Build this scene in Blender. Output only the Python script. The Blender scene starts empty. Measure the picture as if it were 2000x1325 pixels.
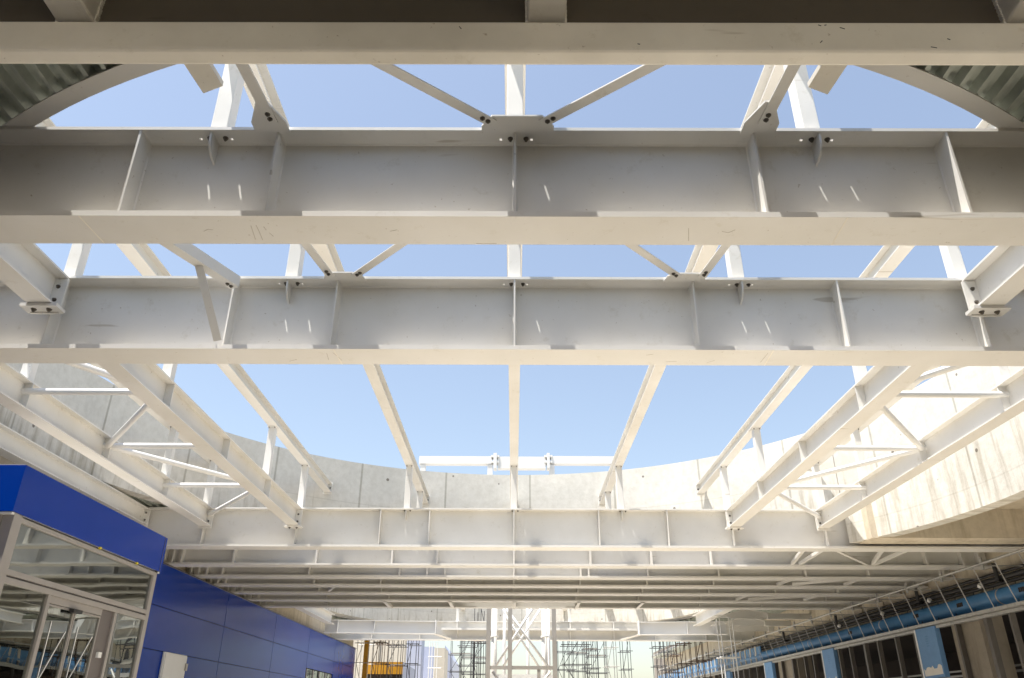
import bpy, math, random
from mathutils import Matrix, Vector
random.seed(7)
R = math.radians
scn = bpy.context.scene
col = scn.collection

# ---------------------------------------------------------------- camera
EYE = 1.6
cd = bpy.data.cameras.new("camera"); cam = bpy.data.objects.new("camera", cd); col.objects.link(cam)
cd.sensor_width = 36.0; cd.lens = 27.0; cd.clip_start = 0.05; cd.clip_end = 3000
CM = Matrix.Rotation(R(0.20), 3, 'Z') @ Matrix.Rotation(R(90 + 26.27), 3, 'X') @ Matrix.Rotation(R(0.25), 3, 'Z')
cam.matrix_world = Matrix.Translation((0, 0, EYE)) @ CM.to_4x4()
scn.camera = cam

# ---------------------------------------------------------------- sky, sun, exposure
SUN = Vector((-0.25, -0.14, 1.0)).normalized()          # towards the sun
w = bpy.data.worlds.new("World"); scn.world = w; w.use_nodes = True
nt = w.node_tree; bg = nt.nodes['Background']
sk = nt.nodes.new('ShaderNodeTexSky'); sk.sky_type = 'NISHITA'; sk.sun_disc = False
sk.sun_elevation = math.asin(SUN.z); sk.sun_rotation = math.atan2(SUN.x, SUN.y)
sk.air_density = 1.3; sk.dust_density = 1.15; sk.ozone_density = 2.0
hs = nt.nodes.new('ShaderNodeHueSaturation'); hs.inputs['Saturation'].default_value = 0.78      # thin summer haze
nt.links.new(sk.outputs[0], hs.inputs['Color']); nt.links.new(hs.outputs[0], bg.inputs[0]); bg.inputs[1].default_value = 0.085
sl = bpy.data.lights.new("sun", 'SUN'); sl.energy = 5.0; sl.angle = R(0.5); sl.color = (1, 0.96, 0.9)
so = bpy.data.objects.new("sun", sl); col.objects.link(so)
so.rotation_euler = SUN.to_track_quat('Z', 'Y').to_euler(); so.location = (-10, -6, 40)
vs = scn.view_settings; vs.view_transform = 'Standard'; vs.look = 'None'; vs.gamma = 1.0; vs.exposure = 1.28
scn.cycles.max_bounces = 10; scn.cycles.diffuse_bounces = 6

# ---------------------------------------------------------------- materials
def nodes(name):
    m = bpy.data.materials.new(name); m.use_nodes = True
    return m, m.node_tree, m.node_tree.nodes['Principled BSDF']
def _noise(t, co, scale, detail=5, rough=0.55, sc=(1, 1, 1)):
    mp = t.nodes.new('ShaderNodeMapping'); mp.inputs['Scale'].default_value = sc
    t.links.new(co, mp.inputs[0])
    n = t.nodes.new('ShaderNodeTexNoise'); n.inputs['Scale'].default_value = scale
    n.inputs['Detail'].default_value = detail; n.inputs['Roughness'].default_value = rough
    t.links.new(mp.outputs[0], n.inputs[0]); return n.outputs[0]
def _ramp(t, fac, a, b, ca, cb):
    r = t.nodes.new('ShaderNodeValToRGB'); r.color_ramp.elements[0].position = a; r.color_ramp.elements[1].position = b
    r.color_ramp.elements[0].color = (*ca, 1); r.color_ramp.elements[1].color = (*cb, 1)
    t.links.new(fac, r.inputs[0]); return r.outputs[0]
def _mul(t, a, b, f=1.0):
    m = t.nodes.new('ShaderNodeMix'); m.data_type = 'RGBA'; m.blend_type = 'MULTIPLY'; m.inputs[0].default_value = f
    t.links.new(a, m.inputs[6]); t.links.new(b, m.inputs[7]); return m.outputs[2]
def _bump(t, b, fac, s, d=0.01):
    bp = t.nodes.new('ShaderNodeBump'); bp.inputs['Strength'].default_value = s; bp.inputs['Distance'].default_value = d
    t.links.new(fac, bp.inputs['Height']); t.links.new(bp.outputs[0], b.inputs['Normal'])
def geo(t):
    g = t.nodes.new('ShaderNodeNewGeometry'); return g.outputs['Position']

def steel(name, c, rough=0.5, dirt=0.12, scuff=True):
    m, t, b = nodes(name); p = geo(t)
    k = 1 - dirt
    base = _ramp(t, _noise(t, p, 0.9, 6), 0.3, 0.7, tuple(x * k for x in (c[0], c[1] * .985, c[2] * .95)), c)
    if scuff:
        s = _noise(t, p, 9.0, 2, 0.5, (0.12, 1.0, 1.0))
        base = _mul(t, base, _ramp(t, s, 0.25, 0.29, (0.55, 0.49, 0.40), (1, 1, 1)), 0.6)
        s3 = _noise(t, p, 5.0, 8, 0.75)
        base = _mul(t, base, _ramp(t, s3, 0.30, 0.42, (0.80, 0.77, 0.70), (1, 1, 1)), 0.6)
        s2 = _noise(t, p, 26.0, 3, 0.6)
        base = _mul(t, base, _ramp(t, s2, 0.24, 0.30, (0.5, 0.42, 0.33), (1, 1, 1)), 0.7)
    t.links.new(base, b.inputs['Base Color']); b.inputs['Roughness'].default_value = rough
    _bump(t, b, _noise(t, p, 1.6, 3), 0.5, 0.006)
    return m
M_ST = steel('white_paint', (0.71, 0.69, 0.65))
M_STB = steel('white_paint_clean', (0.72, 0.71, 0.69), dirt=0.05, scuff=False)
M_OLD = steel('greyed_paint', (0.88, 0.83, 0.73), rough=0.6, dirt=0.28)
M_BOX = steel('cream_paint', (0.80, 0.76, 0.68), rough=0.6, dirt=0.15)
M_WEB = steel('dark_brown_steel', (0.10, 0.082, 0.06), rough=0.7, dirt=0.25)  # even dark brown tone for the web over the box beam
M_PLT = steel('tower_grey', (0.40, 0.37, 0.33), rough=0.6, dirt=0.2)
def flat(name, c, rough=0.5, metal=0.0, var=0.15, sc=3.0, bump=0.1):
    m, t, b = nodes(name); p = geo(t)
    base = _ramp(t, _noise(t, p, sc, 5), 0.3, 0.72, tuple(x * (1 - var) for x in c), c)
    t.links.new(base, b.inputs['Base Color']); b.inputs['Roughness'].default_value = rough
    b.inputs['Metallic'].default_value = metal
    if bump: _bump(t, b, _noise(t, p, sc * 4, 4), bump, 0.005)
    return m
M_SCUFF = flat('scuffed_paint', (0.50, 0.455, 0.38), 0.7, 0, 0.3, 60)
M_BOLT = flat('bolt_steel', (0.17, 0.15, 0.125), 0.45, 0.6, 0.4, 30)
M_DECK = flat('galvanised_sheet', (0.46, 0.49, 0.43), 0.42, 0.45, 0.35, 5)
M_ROOF = flat('roof_membrane', (0.35, 0.34, 0.32), 0.9)
M_BLUE = flat('blue_cladding', (0.001, 0.034, 0.28), 0.20, 0, 0.08, 1.2, 0.03)
M_BLUE.node_tree.nodes['Principled BSDF'].inputs['Specular IOR Level'].default_value = 0.14
M_ALU = flat('aluminium', (0.36, 0.33, 0.30), 0.42, 0.35, 0.08, 4, 0.02)
M_ALUD = flat('dark_aluminium', (0.13, 0.12, 0.12), 0.4, 0.4, 0.1, 4, 0.02)
M_JAMB = flat('bronze_jamb', (0.15, 0.13, 0.12), 0.45, 0.3, 0.1, 4, 0.02)
M_WHITE = flat('white_enamel', (0.72, 0.71, 0.68), 0.45, 0, 0.06)
M_ORANGE = flat('orange_cladding', (0.46, 0.22, 0.008), 0.45, 0, 0.1)
M_YEL = flat('yellow_plastic', (0.75, 0.60, 0.02), 0.5)
M_LAV = flat('pale_cladding', (0.38, 0.41, 0.52), 0.5, 0, 0.06, 0.6)
M_CREAMB = flat('cream_render', (0.50, 0.46, 0.39), 0.8, 0, 0.1, 0.8)
M_PIPEB = flat('blue_pipe', (0.06, 0.20, 0.40), 0.45, 0, 0.25, 1.5)
M_PIPEK = flat('black_pipe', (0.025, 0.023, 0.022), 0.5, 0, 0.3)
M_GALV = flat('galvanised_tube', (0.42, 0.41, 0.38), 0.45, 0.5, 0.3, 8)
M_RUST = flat('rusty_tube', (0.12, 0.075, 0.05), 0.7, 0.3, 0.4, 6)
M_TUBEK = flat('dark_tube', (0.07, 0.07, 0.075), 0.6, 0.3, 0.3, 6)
M_FOAM = flat('blue_board', (0.13, 0.27, 0.48), 0.7, 0, 0.12, 5)
M_PAPER = flat('torn_white_paper', (0.75, 0.70, 0.62), 0.9, 0, 0.1)
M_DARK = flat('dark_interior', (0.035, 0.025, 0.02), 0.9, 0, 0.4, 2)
M_STUD = flat('metal_stud', (0.10, 0.088, 0.075), 0.5, 0.4, 0.2, 5)
M_FLOOR2 = flat('inner_floor', (0.3, 0.28, 0.25), 0.6)

def concrete(name, c, seams=True, stain=0.5):
    m, t, b = nodes(name); p = geo(t)
    uv = t.nodes.new('ShaderNodeUVMap').outputs[0] if seams else p
    base = _ramp(t, _noise(t, p, 0.7, 8, 0.62), 0.28, 0.72, tuple(x * .80 for x in c), c)
    base = _mul(t, base, _ramp(t, _noise(t, p, 7, 8, 0.7), 0.3, 0.6, (0.86, 0.85, 0.83), (1, 1, 1)))
    # vertical run-off streaks
    st = _noise(t, uv if seams else p, 5.5 if seams else 3.2, 6, 0.65, (1, 0.10, 1) if seams else (1, 1, 0.1))
    if seams:
        sv = t.nodes.new('ShaderNodeSeparateXYZ'); t.links.new(uv, sv.inputs[0])
        ad = t.nodes.new('ShaderNodeMath'); ad.operation = 'MULTIPLY_ADD'; ad.inputs[1].default_value = 0.16; mxn = t.nodes.new('ShaderNodeMath'); mxn.operation = 'MAXIMUM'; mxn.inputs[1].default_value = -0.62; t.links.new(sv.outputs[1], mxn.inputs[0]); t.links.new(mxn.outputs[0], ad.inputs[0]); t.links.new(st, ad.inputs[2])
        ex = t.nodes.new('ShaderNodeMath'); ex.operation = 'ADD'; ex.inputs[1].default_value = 0.07; t.links.new(ad.outputs[0], ex.inputs[0]); st = ex.outputs[0]
    base = _mul(t, base, _ramp(t, st, 0.36, 0.50, (0.60, 0.56, 0.49), (1, 1, 1)), stain)
    if seams:
        sx = t.nodes.new('ShaderNodeSeparateXYZ'); t.links.new(uv, sx.inputs[0])
        def line(o, period, wdt, off=0.0):
            a = t.nodes.new('ShaderNodeMath'); a.operation = 'MULTIPLY_ADD'
            a.inputs[1].default_value = 1 / period; a.inputs[2].default_value = off
            t.links.new(o, a.inputs[0])
            f = t.nodes.new('ShaderNodeMath'); f.operation = 'PINGPONG'; f.inputs[1].default_value = 0.5
            t.links.new(a.outputs[0], f.inputs[0])
            return _ramp(t, f.outputs[0], wdt / period * .6, wdt / period, (0.55, 0.54, 0.50), (1, 1, 1))
        base = _mul(t, base, line(sx.outputs[0], 2.25, 0.03, 0.5), 0.75)
        base = _mul(t, base, line(sx.outputs[1], 1.15, 0.016, 0.0), 0.25)
    # tie-bolt holes
    vo = t.nodes.new('ShaderNodeTexVoronoi'); vo.inputs['Scale'].default_value = 1.5
    t.links.new(p, vo.inputs[0])
    base = _mul(t, base, _ramp(t, vo.outputs[0], 0.05, 0.065, (0.25, 0.22, 0.2), (1, 1, 1)), 0.9)
    t.links.new(base, b.inputs['Base Color']); b.inputs['Roughness'].default_value = 0.9
    _bump(t, b, _noise(t, p, 14, 8, 0.7), 0.35, 0.012)
    return m
M_CON = concrete('drum_concrete', (0.67, 0.645, 0.585), stain=0.65)
M_CON2 = concrete('plain_concrete', (0.66, 0.58, 0.45), seams=False)
M_CONF = concrete('far_concrete_shade', (0.24, 0.21, 0.18), seams=False)  # shade on the far building is put into this darker concrete colour
M_PIER = concrete('pier_concrete_shade', (0.26, 0.225, 0.175), seams=False)  # darker copy of the plain concrete, with the piers' shade in its colour
M_GROUND = concrete('site_floor', (0.72, 0.66, 0.56), seams=False, stain=0.3)

def glass(name, tint=(0.55, 0.6, 0.58)):
    m = bpy.data.materials.new(name); m.use_nodes = True; t = m.node_tree; t.nodes.clear()
    o = t.nodes.new('ShaderNodeOutputMaterial'); mx = t.nodes.new('ShaderNodeMixShader')
    tr = t.nodes.new('ShaderNodeBsdfTransparent'); tr.inputs[0].default_value = (*tint, 1)
    gl = t.nodes.new('ShaderNodeBsdfGlossy'); gl.inputs['Roughness'].default_value = 0.01
    gl.inputs[0].default_value = (0.95, 1, 0.97, 1)
    fr = t.nodes.new('ShaderNodeFresnel'); fr.inputs[0].default_value = 3.4
    p = t.nodes.new('ShaderNodeNewGeometry').outputs['Position']
    n = _noise(t, p, 0.8, 1); bp = t.nodes.new('ShaderNodeBump'); bp.inputs['Strength'].default_value = 0.25
    bp.inputs['Distance'].default_value = 0.02; t.links.new(n, bp.inputs['Height']); t.links.new(bp.outputs[0], gl.inputs['Normal'])
    t.links.new(fr.outputs[0], mx.inputs[0]); t.links.new(tr.outputs[0], mx.inputs[1]); t.links.new(gl.outputs[0], mx.inputs[2])
    t.links.new(mx.outputs[0], o.inputs[0]); return m
M_GLASS = glass('tinted_glass')

# ---------------------------------------------------------------- mesh helpers (all coordinates are world metres)
class MB:
    def __init__(s): s.v = []; s.f = []; s.uv = None
    def poly8(s, a, b):                                  # two matching loops -> closed prism
        n = len(a); o = len(s.v); s.v += [tuple(x) for x in a] + [tuple(x) for x in b]
        s.f.append(tuple(o + i for i in reversed(range(n)))); s.f.append(tuple(o + n + i for i in range(n)))
        for i in range(n):
            j = (i + 1) % n; s.f.append((o + i, o + j, o + n + j, o + n + i))
        return s
    def box(s, x0, x1, y0, y1, z0, z1):
        return s.poly8([(x0, y0, z0), (x1, y0, z0), (x1, y1, z0), (x0, y1, z0)],
                       [(x0, y0, z1), (x1, y0, z1), (x1, y1, z1), (x0, y1, z1)])
    def bar(s, p, q, wd, ht, up=(0, 0, 1), off=(0, 0)):  # rectangular bar from p to q; off = offset of centre (side, up)
        p = Vector(p); q = Vector(q); d = (q - p).normalized(); up = Vector(up)
        sd = d.cross(up).normalized(); u = sd.cross(d).normalized()
        c = [sd * (off[0] + a * wd / 2) + u * (off[1] + b * ht / 2) for a, b in ((-1, -1), (1, -1), (1, 1), (-1, 1))]
        return s.poly8([p + x for x in c], [q + x for x in c])
    def tube(s, p, q, r, n=8):
        p = Vector(p); q = Vector(q); d = (q - p).normalized()
        a = d.cross(Vector((0, 0, 1)) if abs(d.z) < .9 else Vector((1, 0, 0))).normalized(); b = d.cross(a)
        c = [(a * math.cos(6.28318 * i / n) + b * math.sin(6.28318 * i / n)) * r for i in range(n)]
        return s.poly8([p + x for x in c], [q + x for x in c])
    def build(s, name, mat, parent=None, bevel=0.0, smooth=False):
        me = bpy.data.meshes.new(name)
        L = Vector(parent.get('_w', (0, 0, 0))) if parent else Vector((0, 0, 0))
        if parent is None and s.v:
            xs = [v[0] for v in s.v]; ys = [v[1] for v in s.v]; zs = [v[2] for v in s.v]
            L = Vector(((min(xs) + max(xs)) / 2, (min(ys) + max(ys)) / 2, min(zs)))
        me.from_pydata([(v[0] - L.x, v[1] - L.y, v[2] - L.z) for v in s.v], [], s.f)
        me.materials.append(mat)
        if s.uv:
            ul = me.uv_layers.new(name='UVMap')
            for lp in me.loops: ul.data[lp.index].uv = s.uv[lp.vertex_index]
        import bmesh
        bm = bmesh.new(); bm.from_mesh(me); bmesh.ops.recalc_face_normals(bm, faces=bm.faces); bm.to_mesh(me); bm.free()
        if smooth:
            for pl in me.polygons: pl.use_smooth = True
        o = bpy.data.objects.new(name, me); col.objects.link(o)
        if parent: o.parent = parent; o['_w'] = parent.get('_w', (0, 0, 0))
        else: o.location = L; o['_w'] = tuple(L)
        if bevel:
            md = o.modifiers.new('edge', 'BEVEL'); md.width = bevel; md.segments = 2; md.limit_method = 'ANGLE'
        return o
def tag(o, label=None, cat=None, group=None, kind=None):
    if label: o['label'] = label
    if cat: o['category'] = cat
    if group: o['group'] = group
    if kind: o['kind'] = kind
    return o
def thing(name, loc, label, cat, group=None):
    o = bpy.data.objects.new(name, None); col.objects.link(o); o.location = loc; o['_w'] = tuple(loc); o.empty_display_size = .2
    return tag(o, label, cat, group)
def ray(px, py): return CM @ Vector((px - 1000, 662.5 - py, -1500))
def onY(px, py, Y): d = ray(px, py); return Vector((0, 0, EYE)) + d * (Y / d.y)
def onX(px, py, X): d = ray(px, py); return Vector((0, 0, EYE)) + d * (X / d.x)
def onZ(px, py, Z): d = ray(px, py); return Vector((0, 0, EYE)) + d * ((Z - EYE) / d.z)
def bolt(parent, p, n, r=0.022, h=0.03):                 # hexagon head plus shank end along n
    p = Vector(p); n = Vector(n).normalized()
    b = MB(); r = r * .85; b.tube(p - n * .004, p + n * .006, r * 1.45, 10); b.tube(p + n * .004, p + n * h * .7, r, 6); b.tube(p + n * h * .5, p + n * h, r * .55, 8)
    return b.build('bolt', M_BOLT, parent)

# ---------------------------------------------------------------- setting
ZB = EYE + 3.19; ZT = EYE + 4.005; TF = 0.028; BF = 0.045     # girder underside / top, flange thickness
C1Y, C2Y, RAD = 12.05, 34.2, 8.15                              # the two round openings
XL, XR = -8.06, 11.2

g = MB(); g.box(-300, 300, -200, 600, -0.5, 0.0); tag(g.build('ground', M_GROUND), kind='structure')

# ---- big cross girders
ST = [-6.55, -4.6, -2.83, -1.79, 0.0, 1.80, 3.25, 4.62, 6.57]
def girder(Y, x0, x1, label, stiff, tabs=(-2.3, 2.3), wid=0.36, zb=ZB, zt=ZT, holes=True, extra=(), tf=TF, bf=BF, group='white cross girders under the roof', mat=None, dirt=None):
    mat = mat or M_ST
    yc = Y + wid / 2
    t = thing('cross_girder', ((x0 + x1) / 2, yc, zb), label, 'steel girder', group)
    MB().box(x0, x1, Y, Y + wid, zb, zb + bf).build('bottom_flange', mat, t)
    MB().box(x0, x1, yc - .01, yc + .01, zb + bf - .002, zt - tf + .002).build('web', mat, t)
    m = MB(); xs = [x0]; yh = yc - .075
    hx = sorted(x + d for x in tabs for d in (-.11, .125)) + ([-.11, .125] if tabs else [])
    for x in sorted(hx):
        m.box(xs[-1], x - .011, Y, Y + wid, zt - tf, zt); m.box(x - .011, x + .011, Y, yh - .011, zt - tf, zt); m.box(x - .011, x + .011, yh + .011, Y + wid, zt - tf, zt); xs.append(x + .011)
    m.box(xs[-1], x1, Y, Y + wid, zt - tf, zt)
    m.build('top_flange', mat, t)
    for x in list(stiff) + list(extra):
        m = MB()
        c = 0.0
        h_ = .008 if Y < 17 else .02
        m.box(x - h_, x + h_, Y + .006, yc - .012, zb + bf - .001, zt - tf + .001)
        m.box(x - .008, x + .008, yc + .012, Y + wid - .006, zb + bf - .001, zt - tf + .001)
        m.build('stiffener', mat, t)
    if Y < 7:                                            # weld fillets in the corners of the two near girders
        wm = MB()
        for zz in (zt - tf, zb + bf): wm.bar((x0, yc - .013, zz), (x1, yc - .013, zz), .016, .016, up=(0, 1, 1))
        wm.f and wm.build('web_weld', mat, t)
        for x in stiff:
            wm = MB(); wm.bar((x - .009, yc - .012, zb + bf), (x - .009, yc - .012, zt - tf), .016, .016, up=(1, 1, 0)); wm.bar((x + .009, yc - .012, zb + bf), (x + .009, yc - .012, zt - tf), .016, .016, up=(1, 1, 0))
            wm.bar((x - .009, Y + .01, zt - tf), (x - .009, yc, zt - tf), .012, .012, up=(1, 0, 1)); wm.bar((x + .009, Y + .01, zt - tf), (x + .009, yc, zt - tf), .012, .012, up=(1, 0, 1))
            wm.build('stiffener_weld', mat, t)
    for x in tabs:                                       # short rounded tabs below the post feet
        pr = [(yc - .011, zt - tf + .001)]
        for k in range(9):
            a = k / 8 * math.pi / 2
            pr.append((Y + .02 + (1 - math.cos(a)) * (wid / 2 - .05), zt - tf + .001 - (.06 if k == 0 else .06) - math.sin(a) * .13 if k else zt - tf + .001))
        pr.append((yc - .011, pr[-1][1] - .01))
        MB().poly8([(x - .008, a, b) for a, b in pr], [(x + .008, a, b) for a, b in pr]).build('tab_plate', mat, t)
    return t

def seam(parent, x, y0, y1, z):
    MB().bar((x, y0 + .002, z - .0008), (x + .015, y1 - .002, z - .0008), .007, .003).build('weld_seam', M_OLD, parent)
posts_at = []
labs = ['wide white girder nearest overhead, below the first strip of blue sky',
        'white girder second from the camera, with bolted longitudinal beams butting against its face',
        'pale girder at the far rim of the round opening, below the drum wall']
B1 = girder(4.5, -8.3, 11.3, labs[0], [x for x in ST if abs(x) < 7] + [8.4], group='white cross girders under the roof')
B2 = girder(6.69, -8.3, 11.3, labs[1], ST + [8.4])
B3 = girder(16.25, -8.3, 11.3, labs[2], ST + [-7.95])
# the close-spaced girders under the roof between the openings
ys = [(1105, 0.36), (1128, .36), (1145, .36), (1160, .36), (1174, .34), (1187, .30)]
ordn = ['first close-spaced white girder behind the girder at the rim of the opening',
        'second close-spaced girder behind the opening, half in shade',
        'third close-spaced girder behind the opening, shaded under the roof deck',
        'fourth close-spaced girder behind the opening, shaded under the roof deck',
        'fifth close-spaced girder behind the opening, with small raking struts above it',
        'last of the close-spaced girders, right above the far scaffolding and the steel tower']
SETS = [[-6.58, -4.64, -2.86, -1.8, 0, 1.8, 3.23, 4.63, 9.66, 10.5], [-7.4, -5.2, -2.9, -2.2, -1.75, 0, 1.7, 1.9, 3.4, 5.2, 7.4, 9.0],
        [-5.4, -3.6, -1.8, 0, 1.8, 3.6, 5.4, 7.2, 9.1], [-5.6, -3.8, -1.9, 0, 1.85, 3.7, 5.6, 7.5, 9.3],
        [-5.7, -3.8, -1.9, 0, 1.9, 3.8, 5.7, 7.6, 9.5], [-6, -4, -2, 0, 2, 4, 6, 8]]
BY = []
GS = []
for (py, wd), lb, st in zip(ys, ordn, SETS):
    d = ray(1003, py); Y = (ZB - EYE) / d.z * d.y; BY.append(Y)
    GS.append(girder(Y, -8.5, 11.15, lb, st, tabs=(-2.3, 2.3) if len(BY) == 1 else (), wid=wd, extra=(-8.2, -8.0, -7.8, 10.9)))

seam(B1, 2.36, 4.5, 4.86, ZB); seam(B2, 2.5, 6.69, 7.05, ZB); seam(B1, -3.1, 4.5, 4.86, ZB); seam(B2, -1.75, 6.69, 7.05, ZB)
def scuffs(parent, z, pts, mat, plane='z'):
    for (a, b) in pts:
        if plane == 'z': p, q = onZ(*a, z), onZ(*b, z); off = Vector((0, 0, -.0004)); up = (0, 0, 1)
        else: p, q = onY(*a, z), onY(*b, z); off = Vector((0, -.0004, 0)); up = (0, 1, 0)
        MB().bar(p + off, q + off, .0045, .0016, up=up).build('scuff_mark', mat, parent)
scuffs(B1, ZB, [((398, 452), (406, 448)), ((406, 448), (416, 449)), ((490, 441), (499, 468)), ((500, 440), (506, 452)), ((506, 452), (513, 469)), ((515, 443), (520, 450)), ((526, 455), (534, 462)), ((762, 452), (776, 449)), ((1345, 446), (1345, 471)), ((1410, 452), (1422, 455)), ((1422, 455), (1436, 449)), ((930, 476), (970, 476))], M_SCUFF)
scuffs(B2, ZB, [((565, 706), (580, 702)), ((638, 690), (642, 703)), ((650, 689), (668, 704)), ((1262, 694), (1276, 692)), ((1300, 707), (1322, 706)), ((1380, 709), (1396, 704)), ((1500, 690), (1485, 708))], M_SCUFF)
# raking struts between the shaded girders
def strut(p, q, label, wd=.1, ht=.1, mat=None, group='small raking struts between the shaded girders', name='diagonal_brace'):
    m = MB(); m.bar(p, q, wd, ht * .12, off=(0, -ht * .44)); m.bar(p, q, wd * .12, ht * .9, off=(wd * .44, .006))
    return tag(m.build(name, mat or M_ST), label, 'steel brace', group)
rk = [(-3, 4), (-1.0, 4), (0.0, 4), (1.0, 4), (3.0, 4)]
side = ['far left', 'left of centre', 'middle', 'right of centre', 'far right']
for i, x in enumerate([-3.95, -1.95, 0.03, 2.0, 3.95]):
    Y = BY[4] + .34
    o = 2 * [0]
    dx = 0.0
    strut((x, Y - .2, ZB + .02), (x, BY[5] + .1, ZB + .01), f'short raking strut just above the last close-spaced girder, {side[i]}')
rl_ = [(6.49, 18.37, 6.13, 16.6, 'first'), (6.67, 18.37, 6.53, 16.6, 'second'), (8.22, 18.37, 6.86, 16.6, 'long third'), (8.36, 18.37, 7.8, 16.6, 'fourth'), (8.42, 18.37, 8.3, 16.6, 'fifth')]
for x0, y0, x1, y1, nme in rl_:
    strut((x0, y0, ZB + .065), (x1, y1, ZB + .03), f'{nme} lattice strut behind the rim girder, counting towards the right wall', .07, .06)
for x0, y0, x1, y1, nme in [(7.1, 21.45, 7.1, 20.4, 'inner'), (7.5, 21.45, 8.45, 20.4, 'long slanting'), (8.9, 21.45, 8.8, 20.4, 'outer')]:
    strut((x0, y0, ZB + .06), (x1, y1, ZB + .03), f'{nme} strut between the second and third close-spaced girders near the right wall', .07, .06)
for x0, y0, x1, y1, nme in [(6.75, 24.35, 6.75, 23.2, 'inner'), (7.1, 24.35, 8.9, 23.2, 'long slanting'), (8.8, 24.35, 8.8, 23.2, 'outer'), (-5.3, 22.9, -4.9, 21.8, 'left-hand')]:
    strut((x0, y0, ZB + .06), (x1, y1, ZB + .03), f'{nme} small strut between the fourth and fifth close-spaced girders', .07, .06)

# ---- B0: box beam across the top of the view with a dark web above it
t = thing('box_beam', (0, 3.05, ZB), 'greyed cream box beam running across the top edge of the view', 'steel beam')
MB().box(-8.3, 11.3, 2.985, 3.098, ZB, ZB + .215).build('box_section', M_OLD, t, bevel=.018)
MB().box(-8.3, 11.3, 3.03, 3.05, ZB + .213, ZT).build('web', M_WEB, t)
MB().box(-8.3, 11.3, 2.9, 3.18, ZT, ZT + .03).build('top_flange', M_OLD, t)
scuffs(t, 2.9845, [((897, 52), (901, 57)), ((1598, 49), (1604, 51)), ((1610, 50), (1614, 49)), ((1602, 84), (1606, 80)), ((1818, 92), (1830, 94)), ((1850, 76), (1856, 78)), ((1245, 86), (1250, 87)), ((1640, 54), (1650, 57))], M_PIPEK, 'y')
for x, lb in ((-2.42, 'cream square tube stub at the top left corner, running back overhead'), (0.17, 'cream square tube stub at the top centre, running back overhead'), (2.79, 'cream square tube stub at the top right corner, running back overhead')):
    tt = thing('square_tube', (x, 1, ZB + .25), lb, 'steel tube', 'square tubes running back from the box beam')
    MB().box(x - .105, x + .105, -4, 3.022, ZB + .235, ZB + .445).build('tube_body', M_BOX, tt, bevel=.012)
    for sx in (-1, 1):
        wb = MB()
        for k in range(40):                              # rough weld bead up each side of the tube end
            r = random.uniform(.005, .010); z = ZB + .235 + .21 * k / 40
            wb.box(x + sx * .106 - r, x + sx * .106 + r, 3.022 - random.uniform(.008, .018), 3.0305, z - .001, z + .0065)
        wb.build('weld', M_BOX, tt)

# ---- long beams between the girders (along the view)
def long_beam(x, y0, y1, label, z0, z1, wd=.2, group='long beams spanning between the cross girders', endplate=(), stiff=(), seat=(), name='long_beam', tf=.02, mat=None):
    mat = mat or M_ST
    t = thing(name, (x, (y0 + y1) / 2, z0), label, 'steel beam', group)
    MB().box(x - wd / 2, x + wd / 2, y0, y1, z0, z0 + tf).build('bottom_flange', mat, t)
    MB().box(x - .008, x + .008, y0, y1, z0 + tf - .001, z1 - tf + .001).build('web', mat, t)
    MB().box(x - wd / 2, x + wd / 2, y0, y1, z1 - tf, z1).build('top_flange', mat, t)
    for y in stiff:
        MB().box(x - wd / 2 + .006, x + wd / 2 - .006, y - .007, y + .007, z0 + tf - .001, z1 - tf + .001).build('stiffener', mat, t)
    for y, sgn in endplate:
        MB().box(x - wd / 2 - .02, x + wd / 2 + .02, y - .012, y + .012, z0 - .05, z1 + .02 if name == 'rafter' else z1 - .035).build('end_plate', mat, t)
        for dx in (-.06, .06):
            for dz in (.1, .25):
                if z0 + dz < z1: bolt(t, (x + dx, y + sgn * .012, z0 + dz), (0, sgn, 0), .017)
    for y, sgn in seat:
        MB().box(x - wd / 2 - .06, x + wd / 2 + .06, min(y, y + sgn * .16), max(y, y + sgn * .16), z0 - .035, z0 - .003).build('seat_plate', mat, t)
        for dx in (-.075, .075): bolt(t, (x + dx, y + sgn * .09, z0 - .035), (0, 0, -1), .022)
    return t
ZL = EYE + 3.60
yB1, yB2, yB3 = 4.68, 6.87, 16.43
for s, sd in ((-1, 'left'), (1, 'right')):
    xi, xo, xw = s * 4.62, s * 6.5, s * 7.85
    long_beam(xi, 4.88, 6.675, f'stubby white beam with bolted end plate, upper {sd} corner between the two nearest girders', ZL, ZT - .03, .24, endplate=((6.66, -1),), seat=((6.68, -1),))
    long_beam(xi, 7.07, 16.235, f'inner {sd} long beam descending from the second girder to the rim of the opening', ZL, ZT - .03, .24, endplate=((16.22, -1),), seat=((16.24, -1),), stiff=(9.4, 11.65, 13.95))
    long_beam(xo, 7.07, 16.235, f'outer {sd} long beam carrying the ends of the cross ties', ZL, ZT - .03, .24, endplate=((16.22, -1),), stiff=(9.4, 11.65, 13.95))
    if s < 0:
        long_beam(xw, 7.07, 16.235, 'outermost left long beam right above the blue fascia', ZL + .02, ZT - .05, .24, endplate=((16.22, -1),))
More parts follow.
